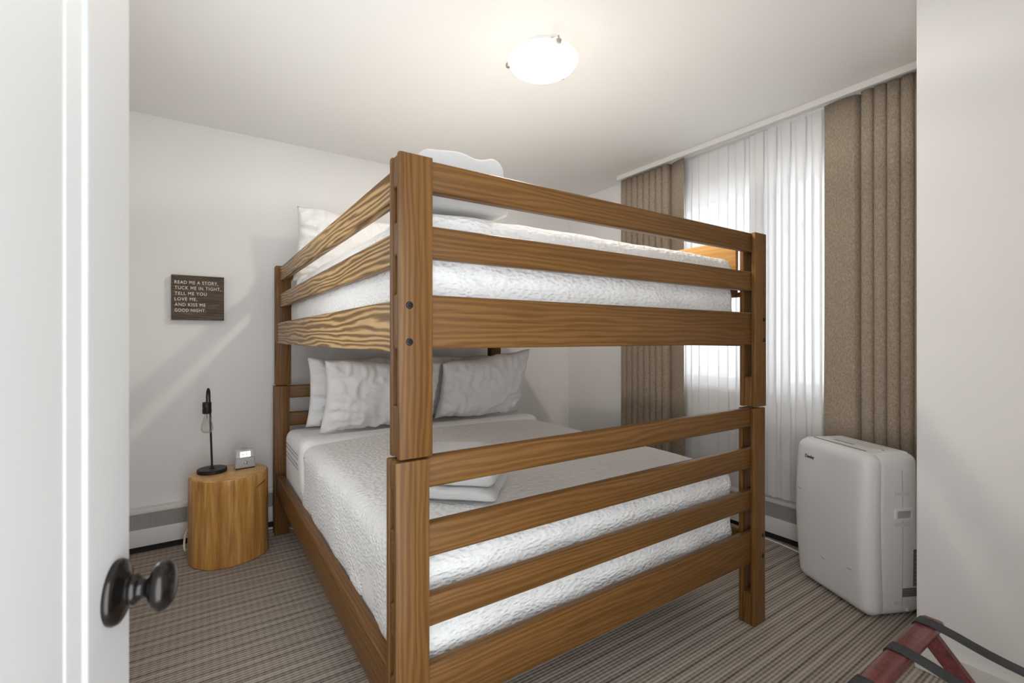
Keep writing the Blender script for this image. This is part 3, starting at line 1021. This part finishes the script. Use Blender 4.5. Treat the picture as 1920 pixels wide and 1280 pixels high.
# dark check in the bark side
bm = bmesh.new()
pts = []
for k in range(9):
    a = math.radians(-48 + k * 3.2); z = 0.375 + 0.026 * k / 8
    r = log_r(a % (2 * math.pi), z) + 0.0002
    pts.append(NC + Vector((math.cos(a) * r, math.sin(a) * r, z)))
tube(bm, pts, [0.0008 + 0.0016 * math.sin(math.pi * k / 8) for k in range(9)], 6)
obj('crack', bm, M_DARK, ns)

# ------------------------------------------------------------------ table lamp
LC = Vector((0.062, 3.000, 0.4505))
tl = thing('table_lamp', 'black metal hook table lamp with bare clear bulb on log nightstand', 'lamp', LC)
bm = bmesh.new()
lathe(bm, [(0, 0), (0.068, 0), (0.070, 0.002), (0.070, 0.018), (0.068, 0.020), (0, 0.020)], LC, n=48)
obj('base', bm, M_BLACK, tl, smooth=True)
bm = bmesh.new()
lathe(bm, [(0.013, 0.020), (0.013, 0.024), (0.008, 0.027), (0.0048, 0.028)], LC, n=24)
obj('collar', bm, M_BLACK, tl, smooth=True)
bdir = Vector((-0.012, -0.052, 0))
top = Vector((LC.x - 0.012, LC.y, 0.855))
bot = LC + Vector((0, 0, 0.018))
arc = [bot, bot.lerp(top, 0.5), top]
half = bdir.length
bn = bdir.normalized()
for k in range(1, 13):
    a = math.pi * k / 12
    arc.append(top + bn * (half / 2 * (1 - math.cos(a))) + Vector((0, 0, half * 0.85 * math.sin(a))))
sock_top = arc[-1] + Vector((0, 0, -0.022))
arc.append(sock_top)
bm = bmesh.new(); tube(bm, arc, 0.0050, 12)
obj('pole', bm, M_BLACK, tl, smooth=True)
bm = bmesh.new()
lathe(bm, [(0, 0.001), (0.018, 0.0), (0.0205, -0.003), (0.0205, -0.028), (0.0195, -0.029), (0.0195, -0.033), (0.0208, -0.034), (0.0208, -0.056), (0.019, -0.060), (0, -0.060)], sock_top, n=32)
obj('socket', bm, M_BLACK, tl, smooth=True)
bm = bmesh.new()
lathe(bm, [(0.0125, -0.060), (0.0128, -0.070), (0.0165, -0.088), (0.0235, -0.110), (0.0285, -0.130), (0.0290, -0.140), (0.0262, -0.150), (0.0195, -0.158), (0.010, -0.162), (0, -0.163)], sock_top, n=32)
bulb = obj('bulb', bm, M_BULB, tl, smooth=True)
bm = bmesh.new()
tube(bm, [sock_top + Vector((0, 0, -0.060)), sock_top + Vector((0, 0, -0.088))], 0.0035, 8)
for s in (-1, 1):
    tube(bm, [sock_top + Vector((s * 0.002, 0, -0.086)), sock_top + Vector((s * 0.008, 0, -0.118))], 0.0006, 6)
tube(bm, [sock_top + Vector((-0.008, 0, -0.118)), sock_top + Vector((-0.003, 0.003, -0.09)), sock_top + Vector((0.003, -0.003, -0.118)), sock_top + Vector((0.008, 0, -0.09))], 0.0005, 6)
obj('filament', bm, M_NICKEL, bulb)

# ------------------------------------------------------------------ alarm clock
CC = Vector((0.214, 2.998, 0.4505))
ck = thing('alarm_clock', 'small grey alarm clock with lit white screen on log nightstand', 'clock', CC)
cy_ = math.radians(6)
CR = Matrix.Rotation(cy_, 3, 'Z')
def clk(p):
    k = p.z / 0.108
    q = Vector((p.x * (1 - 0.12 * k), p.y * (1 - 0.25 * k) + 0.006 * k, p.z))
    return CR @ q + CC
obj('body', rbox(-0.050, 0.050, -0.028, 0.028, 0.003, 0.058, 0.008, 4, 3, 3, clk), M_CLOCK, ck, smooth=60)
obj('foot', rbox(-0.048, 0.048, -0.026, 0.026, 0.0, 0.006, 0.0025, 2, 2, 1, clk), M_BLACK, ck)
obj('face', rbox(-0.0495, 0.0495, -0.0275, 0.0275, 0.057, 0.103, 0.008, 4, 3, 3, clk), M_CLOCK2, ck, smooth=60)
def cbox(x0, x1, y0, y1, z0, z1):
    b = bx(x0, x1, y0, y1, z0, z1)
    for v in b.verts: v.co = clk(v.co)
    return b
scr = obj('screen', cbox(-0.027, 0.028, -0.0292, -0.026, 0.063, 0.092), M_SCREEN, ck)
for (a, b, c, d) in ((-0.020, -0.017, 0.073, 0.083), (-0.013, -0.009, 0.072, 0.082), (0.004, 0.013, 0.078, 0.081), (0.006, 0.009, 0.070, 0.077)):
    obj('screen_mark', cbox(a, b, -0.0296, -0.0290, c, d), M_DIGIT, scr)
bm = bmesh.new()
kn = clk(Vector((0.002, -0.0262, 0.032))); kd = CR @ Vector((0, -1, 0))
lathe(bm, [(0.0095, 0), (0.0095, 0.002), (0.007, 0.003), (0.0065, 0.0085), (0.005, 0.0095), (0, 0.0095)], kn, kd, 24)
obj('dial_knob', bm, M_NICKEL, ck, smooth=True)
bm = bmesh.new()
lathe(bm, [(0.015, 0.0), (0.015, 0.004), (0.012, 0.007), (0, 0.008)], clk(Vector((0, 0, 0.102))), (0, 0, 1), 24)
obj('snooze_button', bm, M_CLEARPLASTIC, ck, smooth=True)

# ------------------------------------------------------------------ wall sign
SX0, SX1, SZ0, SZ1 = -0.127, 0.127, 1.2735, 1.528
sg = thing('wall_sign', 'square dark wooden sign with white bedtime rhyme on back wall', 'sign', (0, YB, SZ0))
obj('board', bx(SX0, SX1, YB - 0.040, YB - 0.0005, SZ0, SZ1, bev=0.0015), M_SIGN, sg)
lines = ['READ ME A STORY,', 'TUCK ME IN TIGHT,', 'TELL ME YOU', 'LOVE ME,', 'AND KISS ME', 'GOOD NIGHT.']
px_w = [0.208, 0.222, 0.152, 0.106, 0.146, 0.147]
for i, tx in enumerate(lines):
    b = text_bm(tx, 0.0265, offset=0.0001, spacing=1.15)
    xs = [v.co.x for v in b.verts]; x0, x1 = min(xs), max(xs)
    f = px_w[i] / (x1 - x0)
    for v in b.verts:
        x, y, z = v.co
        v.co = Vector((SX0 + 0.016 + (x - x0) * f, YB - 0.0402 - z, SZ1 - 0.0495 - i * 0.0318 + y * 0.98))
    obj('lettering', b, M_LETTER, sg)

# ------------------------------------------------------------------ ceiling lamps
def ceiling_lamp(x, y, power, label):
    t = thing('ceiling_lamp', label, 'lamp', (x, y, H), None)
    R = 0.148
    bm = bmesh.new()
    lathe(bm, [(0, 0), (0.090, 0), (0.090, -0.012), (0.082, -0.016), (0, -0.016)], (x, y, H), n=40)
    obj('ceiling_plate', bm, M_WHITEPLASTIC, t, smooth=True)
    zr = -0.054
    prof = [(R, zr), (R - 0.001, zr - 0.006)]
    for k in range(1, 13):
        a = math.pi / 2 * k / 12
        prof.append(((R - 0.006) * math.cos(a) if k < 12 else 0.0, zr - 0.010 - 0.047 * math.sin(a)))
    bm = bmesh.new(); lathe(bm, prof, (x, y, H), n=64)
    obj('glass_bowl', bm, M_BOWL, t, smooth=True)
    bm = bmesh.new()
    lathe(bm, [(R + 0.001, zr + 0.003), (R + 0.003, zr), (R + 0.002, zr - 0.004), (R - 0.004, zr - 0.005), (R - 0.004, zr), (R + 0.001, zr + 0.003)], (x, y, H), n=64)
    obj('glass_rim', bm, M_BOWL, t, smooth=True)
    for a in (257, 17, 137):
        d = Vector((math.cos(math.radians(a)), math.sin(math.radians(a)), 0))
        c = Vector((x, y, H + zr))
        bm = bmesh.new()
        tube(bm, [c + d * 0.085 + Vector((0, 0, 0.046)), c + d * (R - 0.002) + Vector((0, 0, 0.016))], 0.003, 8)
        lathe(bm, [(0, 0.018), (0.004, 0.018), (0.005, 0.004), (0.0115, 0.002), (0.0130, -0.005), (0.0105, -0.013), (0, -0.016)], c + d * (R + 0.002), n=16)
        obj('clip', bm, M_NICKEL, t, smooth=True)
    ld = bpy.data.lights.new('bulb_light', 'AREA')
    ld.shape = 'DISK'; ld.size = 0.09
    ld.energy = power; ld.color = (1.0, 0.95, 0.88)
    lo = bpy.data.objects.new('bulb_light', ld)
    lo.location = (0, 0, -0.018)
    lo.parent = t
    COL.objects.link(lo)
    return t
ceiling_lamp(1.230, 1.605, LAMP_POWER, 'lit frosted glass flush ceiling lamp with nickel clips over the bunk bed')

# ------------------------------------------------------------------ curtain track, curtains, sheers
tr = thing('curtain_track', 'white double curtain track along the ceiling above the window', 'track', (2.73, 1.60, H))
obj('fascia', bx(2.676, 2.692, PY + 0.004, 2.56, H - 0.034, H - 0.0005, bev=0.002), M_TRIM, tr)
obj('rail', bx(2.692, 2.715, PY + 0.004, 2.56, H - 0.020, H - 0.0005, bev=0.002), M_TRIM, tr)
obj('rail', bx(2.745, 2.775, PY + 0.004, 2.56, H - 0.026, H - 0.0005, bev=0.002), M_TRIM, tr)
obj('rail_lip', bx(2.715, 2.745, PY + 0.004, 2.56, H - 0.012, H - 0.0005), M_TRIM, tr)

def drape(name, label, cat, pts_fn, n, z0, z1, m, thick, nz=14, group=None, gather=0.0, seed=0.0):
    """pts_fn(t) -> (x, y) plan curve, swept from z0 to z1 with slight drift."""
    bm = bmesh.new()
    rows = []
    plan = [pts_fn(i / n) for i in range(n + 1)]
    for k in range(nz + 1):
        s = k / nz
        z = z0 + (z1 - z0) * s
        row = []
        for i, (x, y) in enumerate(plan):
            drift = noise.noise(Vector((y * 5 + seed, s * 1.6, seed))) * 0.010 * (1 - s) ** 0.8
            d2 = noise.noise(Vector((y * 9, s * 3.0, seed + 4))) * 0.005 * (1 - s)
            zz = z - (0.004 * math.sin(i * 0.9) if k == 0 else 0)
            row.append(bm.verts.new(Vector((x + drift, y + d2, zz))))
        rows.append(row)
    for A, B in zip(rows[:-1], rows[1:]):
        for i in range(n):
            bm.faces.new((A[i], A[i + 1], B[i + 1], B[i]))
    o = obj(name, bm, m, None, smooth=180)
    if thick:
        md = o.modifiers.new('thickness', 'SOLIDIFY'); md.thickness = thick; md.offset = 0
    tag(o, label, cat, group)
    return o

XC = 2.722
def pleat(y, d, per):
    # round bulges towards the room, tight creases towards the window
    ph = d / per
    k = abs(math.sin(math.pi * ph))
    x = XC + 0.026 - 0.050 * k ** 0.62
    y += 0.009 * math.sin(2 * math.pi * ph)
    return (x, y)
def right_panel(t):
    # wide loose fold first, then round tight pleats towards the partition
    y0, y1 = 1.136, PY + 0.006
    y = y0 + (y1 - y0) * t
    d = y0 - y
    if d < 0.165:
        x = XC - 0.004 - 0.014 * math.sin(math.pi * min(1, d / 0.165))
        if d > 0.135: x += 0.030 * ((d - 0.135) / 0.03) ** 1.6
        return (x, y)
    return pleat(y, d - 0.165, 0.052)
drape('curtain', 'brown linen curtain panel gathered beside the partition wall', 'curtain', right_panel, 320, 0.265, H - 0.036, M_CURTAIN, 0.003, group='brown linen curtains', seed=1.0)
def left_panel(t):
    y0, y1 = 2.548, 1.978
    y = y0 + (y1 - y0) * t
    d = y0 - y
    if d > 0.44:
        e = (d - 0.44) / 0.13
        return (XC + 0.020 - 0.040 * e ** 0.6, y)
    return pleat(y, d, 0.055)
drape('curtain', 'brown linen curtain panel gathered at the far end of the window', 'curtain', left_panel, 320, 0.265, H - 0.036, M_CURTAIN, 0.003, group='brown linen curtains', seed=3.0)

def sheer(y0, y1, per, amp, seed, xo):
    def fn(t):
        y = y0 + (y1 - y0) * t
        d = abs(y - y0)
        ph = d / per + 0.3 * noise.noise(Vector((d * 4, seed, 0)))
        a = amp * (0.7 + 0.5 * noise.noise(Vector((d * 3, seed, 2))))
        s = math.sin(2 * math.pi * ph)
        return (2.760 + xo + a * s, y + 0.016 * math.sin(4 * math.pi * ph + 0.6))
    return fn
drape('sheer_curtain', 'white sheer curtain hanging beside the far brown panel', 'curtain', sheer(2.06, 1.46, 0.115, 0.009, 1.0, 0.012), 150, 0.262, H - 0.034, M_SHEER, 0, group='white sheer curtains', seed=5.0)
drape('sheer_curtain', 'white sheer curtain hanging between bed post and near brown panel', 'curtain', sheer(1.545, 1.115, 0.075, 0.010, 3.0, -0.012), 170, 0.262, H - 0.034, M_SHEER, 0, group='white sheer curtains', seed=8.0)

# ------------------------------------------------------------------ portable air conditioner
AU = Vector((0.436, 0.900, 0)).normalized()      # along the front, away from the camera
AV = Vector((AU.y, -AU.x, 0))                    # towards the window
AO = Vector((2.292, 0.800, 0.0))                 # near front bottom corner
AW, AD, AH = 0.405, 0.262, 0.688
def ac(p):
    """local: x along the front, y depth, z up."""
    return AO + AU * p.x + AV * p.y + Vector((0, 0, p.z))
acu = thing('air_conditioner', 'white portable air conditioner standing under the brown curtain', 'air conditioner', ac(Vector((AW / 2, AD / 2, 0))))
def acshape(p):
    q = p.copy()
    k = p.z / AH
    # front leans back slightly at the foot and bulges in the middle
    q.y += 0.010 * (1 - k) ** 2 - 0.016 * math.sin(math.pi * k) * max(0, 1 - p.y / AD)
    # sides bow outward
    q.x += (p.x - AW / 2) * 0.03 * math.sin(math.pi * min(1, k))
    return ac(q)
def acb(x0, x1, y0, y1, z0, z1, r, **kw):
    return rbox(x0, x1, y0, y1, z0, z1, r, fn=acshape, **kw)
obj('front_shell', acb(0, AW, 0, 0.097, 0.003, AH - 0.004, 0.046, nx=8, ny=3, nz=12, nr=6), M_ACW, acu, smooth=60)
rear = obj('rear_shell', acb(0.006, AW - 0.006, 0.050, AD, 0.004, AH - 0.006, 0.040, nx=8, ny=4, nz=12, nr=6), M_ACW, acu, smooth=60)
# top deck: louvre flap between two dark slots, control panel behind
deck = obj('top_deck', acb(0.030, AW - 0.030, 0.030, AD - 0.030, AH - 0.030, AH - 0.001, 0.010, nx=6, ny=4, nz=1), M_ACW, acu, smooth=60)
def acbox(x0, x1, y0, y1, z0, z1, bev=0.0):
    b = bx(x0, x1, y0, y1, z0, z1, bev=bev)
    for v in b.verts: v.co = ac(v.co)
    return b
fl = obj('louvre_flap', acbox(0.066, AW - 0.060, 0.062, 0.140, AH - 0.006, AH + 0.002, 0.002), M_ACW, acu)
obj('slot', acbox(0.062, AW - 0.056, 0.055, 0.061, AH - 0.006, AH + 0.0006), M_ACG, acu)
obj('slot', acbox(0.062, AW - 0.056, 0.141, 0.146, AH - 0.006, AH + 0.0006), M_ACG, acu)
obj('control_panel', acbox(0.17, 0.28, 0.098, 0.112, AH + 0.0018, AH + 0.0026), M_ACSEAM, fl)
# near side (faces the camera's right): at local x = 0
def side_x(z):
    k = z / AH
    return 0.006 - (AW / 2 - 0.006) * 0.03 * math.sin(math.pi * min(1, k))
def acside(y0, y1, z0, z1, t0=-0.0012, t1=0.004):
    b = bmesh.new()
    n = max(1, int((z1 - z0) / 0.04))
    lv = []
    for i in range(n + 1):
        z = z0 + (z1 - z0) * i / n
        x = side_x(z)
        lv.append([b.verts.new(ac(Vector((x + a, y, z)))) for a, y in ((t0, y0), (t0, y1), (t1, y1), (t1, y0))])
    for A, B in zip(lv[:-1], lv[1:]):
        for i in range(4):
            j = (i + 1) % 4
            b.faces.new((A[i], A[j], B[j], B[i]))
    b.faces.new(lv[0]); b.faces.new(lv[-1])
    return b
obj('side_seam', acside(0.168, 0.1695, 0.05, 0.62, -0.0008), M_ACSEAM, rear)
obj('rating_label', acside(0.220, 0.250, 0.130, 0.285, -0.0010), M_LABEL, rear)
obj('rating_label', acside(0.171, 0.250, 0.088, 0.124, -0.0010), M_LABEL, rear)
for i in range(8):
    obj('label_print', acside(0.226, 0.247, 0.145 + i * 0.017, 0.150 + i * 0.017, -0.0014), M_LABELTXT, rear)
for i in range(3):
    obj('label_print', acside(0.178, 0.242 - 0.01 * i, 0.096 + i * 0.009, 0.0995 + i * 0.009, -0.0014), M_LABELTXT, rear)
for z in (0.058, 0.385, 0.512):
    obj('tape_strip', acside(0.128, 0.202, z, z + 0.015, -0.0010), M_TAPE, rear)
# recessed handle with raised rim
hb_ = bmesh.new()
hz, hy = 0.435, 0.172
x_h = side_x(hz)
prof = [(-0.040, -0.020), (0.040, -0.020), (0.040, 0.022), (-0.040, 0.022)]
def rrect(w, h, r, n=5):
    out = []
    for (cx_, cz_, a0) in ((w - r, h - r, 0), (-w + r, h - r, 90), (-w + r, -h + r, 180), (w - r, -h + r, 270)):
        for i in range(n + 1):
            a = math.radians(a0 + 90 * i / n)
            out.append((cx_ + r * math.cos(a), cz_ + r * math.sin(a)))
    return out
loops = []
for (w, h, r, d) in ((0.044, 0.025, 0.010, 0.004), (0.043, 0.024, 0.010, -0.0065), (0.034, 0.016, 0.008, -0.007), (0.033, 0.015, 0.007, -0.001)):
    loops.append([hb_.verts.new(ac(Vector((x_h + d, hy + a, hz + c)))) for a, c in rrect(w, h, r)])
for A, B in zip(loops[:-1], loops[1:]):
    for i in range(len(A)):
        j = (i + 1) % len(A)
        hb_.faces.new((A[i], A[j], B[j], B[i]))
hd = obj('handle', hb_, M_ACW, rear, smooth=True)
b = bmesh.new()
b.faces.new([b.verts.new(ac(Vector((x_h - 0.0022, hy + a, hz + c)))) for a, c in rrect(0.0335, 0.0155, 0.007)])
obj('handle_recess', b, M_RECESS, rear)  # flat plate; the shade of the recess is put into its grey
bm = bmesh.new()
lathe(bm, [(0, 0.0005), (0.004, 0.0005), (0.005, 0.002), (0.0065, 0.001), (0.007, -0.002)], ac(Vector((side_x(0.03) - 0.0, 0.195, 0.032))), -AU, 16)
obj('drain_cap', bm, M_ACW, rear, smooth=True)
# maker's name on the front
b = text_bm('Danby', 0.021, offset=0.0006)
for v in b.verts:
    x, y, z = v.co
    v.co = ac(Vector((0.345 - x, -0.010 - z, 0.600 + y)))
# sits on the bulged front face
def front_y(z):
    k = z / AH
    return 0.010 * (1 - k) ** 2 - 0.016 * math.sin(math.pi * k)
for v in b.verts:
    pass
b.free()
b = text_bm('Danby', 0.021, offset=0.0006)
for v in b.verts:
    x, y, z = v.co
    zz = 0.600 + y
    v.co = ac(Vector((0.330 - x, front_y(zz) - 0.0008 - z, zz)))
obj('maker_name', b, M_PRINT, acu)
for (xx, zz, ln, sl) in ((0.375, 0.44, 0.03, 0.1), (0.10, 0.175, 0.04, 0.28), (0.24, 0.16, 0.03, 0.05)):
    pts = [ac(Vector((xx - ln * i / 6, front_y(zz + sl * ln * i / 6) - 0.0004, zz + sl * ln * i / 6 + 0.002 * math.sin(i)))) for i in range(7)]
    bm = bmesh.new(); tube(bm, pts, [0.0003 + 0.0010 * math.sin(math.pi * i / 6) for i in range(7)], 6)
    obj('scuff', bm, M_SCUFF, acu)
# ------------------------------------------------------------------ luggage rack
RY, RZ = 0.408, 0.452
lr = thing('luggage_rack', 'folding mahogany luggage rack with black webbing straps beside the partition wall', 'luggage rack', (1.34, 0.22, 0))
RX0, RX1 = 1.06, 1.575
obj('top_bar', bx(RX0, RX1, RY - 0.026, RY + 0.020, RZ - 0.024, RZ, bev=0.009, seg=3), M_MAHOG, lr, smooth=40)
obj('top_bar', bx(RX0, RX1, -0.020, 0.026, RZ - 0.024, RZ, bev=0.009, seg=3), M_MAHOG, lr, smooth=40)
def leg(x, ya, yb):
    bm = bmesh.new()
    a = Vector((x, ya, RZ - 0.020)); bb = Vector((x, yb, 0.0))
    d = (bb - a).normalized(); wv = Vector((0, 1, 0)) - d * d.y; wv.normalize()
    hx, hw = 0.011, 0.019
    ring = []
    for P in (a, bb):
        ring.append([bm.verts.new(P + Vector((sx * hx, 0, 0)) + wv * (sw * hw)) for sx, sw in ((-1, -1), (1, -1), (1, 1), (-1, 1))])
    for v in ring[1]: v.co.z = 0.0
    for i in range(4):
        j = (i + 1) % 4
        bm.faces.new((ring[0][i], ring[0][j], ring[1][j], ring[1][i]))
    bm.faces.new(ring[0]); bm.faces.new(ring[1][::-1])
    bmesh.ops.bevel(bm, geom=[e for e in bm.edges], offset=0.003, segments=2, affect='EDGES')
    obj('leg', bm, M_MAHOG, lr, smooth=40)
for (x, s) in ((1.520, 0), (1.115, 0)):
    leg(x, RY - 0.004, 0.035)
    leg(x - 0.026, 0.006, 0.375)
obj('stretcher', bx(1.115, 1.520, 0.075, 0.093, 0.055, 0.085, bev=0.004), M_MAHOG, lr, smooth=40)
obj('stretcher', bx(1.089, 1.494, 0.320, 0.338, 0.055, 0.085, bev=0.004), M_MAHOG, lr, smooth=40)
for xs in (1.530, 1.345, 1.150):
    prof = [(RY + 0.0225, RZ - 0.020), (RY + 0.0225, RZ - 0.006), (RY + 0.016, RZ + 0.0022), (RY - 0.010, RZ + 0.0028)]
    nseg = 12
    for i in range(1, nseg):
        t = i / nseg
        prof.append((RY - 0.026 - (RY - 0.052) * t, RZ + 0.0022 - 0.030 * math.sin(math.pi * t)))
    prof += [(0.010, RZ + 0.0028), (-0.016, RZ + 0.0022), (-0.0225, RZ - 0.006), (-0.0225, RZ - 0.020)]
    bm = bmesh.new()
    L0 = [bm.verts.new((xs - 0.019, y, z)) for y, z in prof]
    L1 = [bm.verts.new((xs + 0.019, y, z)) for y, z in prof]
    for i in range(len(prof) - 1):
        bm.faces.new((L0[i], L0[i + 1], L1[i + 1], L1[i]))
    o = obj('strap', bm, M_STRAP, lr, smooth=True)
    md = o.modifiers.new('thickness', 'SOLIDIFY'); md.thickness = 0.002; md.offset = 0

# ------------------------------------------------------------------ cables
bm = bmesh.new()
tube(bm, spline([(2.742, 1.95, 0.006), (2.752, 1.70, 0.006), (2.748, 1.50, 0.006), (2.737, 1.375, 0.006), (2.718, 1.275, 0.006), (2.695, 1.18, 0.006)], 6), 0.005, 8)
o = obj('power_cable', bm, M_CABLE, None, smooth=True)
tag(o, 'white cable on the carpet leading to the air conditioner', 'cable')
bm = bmesh.new()
tube(bm, spline([(-0.030, 3.205, 0.13), (-0.058, 3.12, 0.10), (-0.060, 3.06, 0.04), (-0.030, 3.15, 0.006), (0.10, 3.19, 0.006), (0.30, 3.215, 0.006), (0.42, 3.20, 0.006), (0.50, 3.10, 0.006), (0.55, 2.95, 0.006)], 6), 0.005, 8)
o = obj('power_cable', bm, M_CABLE, None, smooth=True)
tag(o, 'thin white cord on the carpet behind the log nightstand', 'cable')
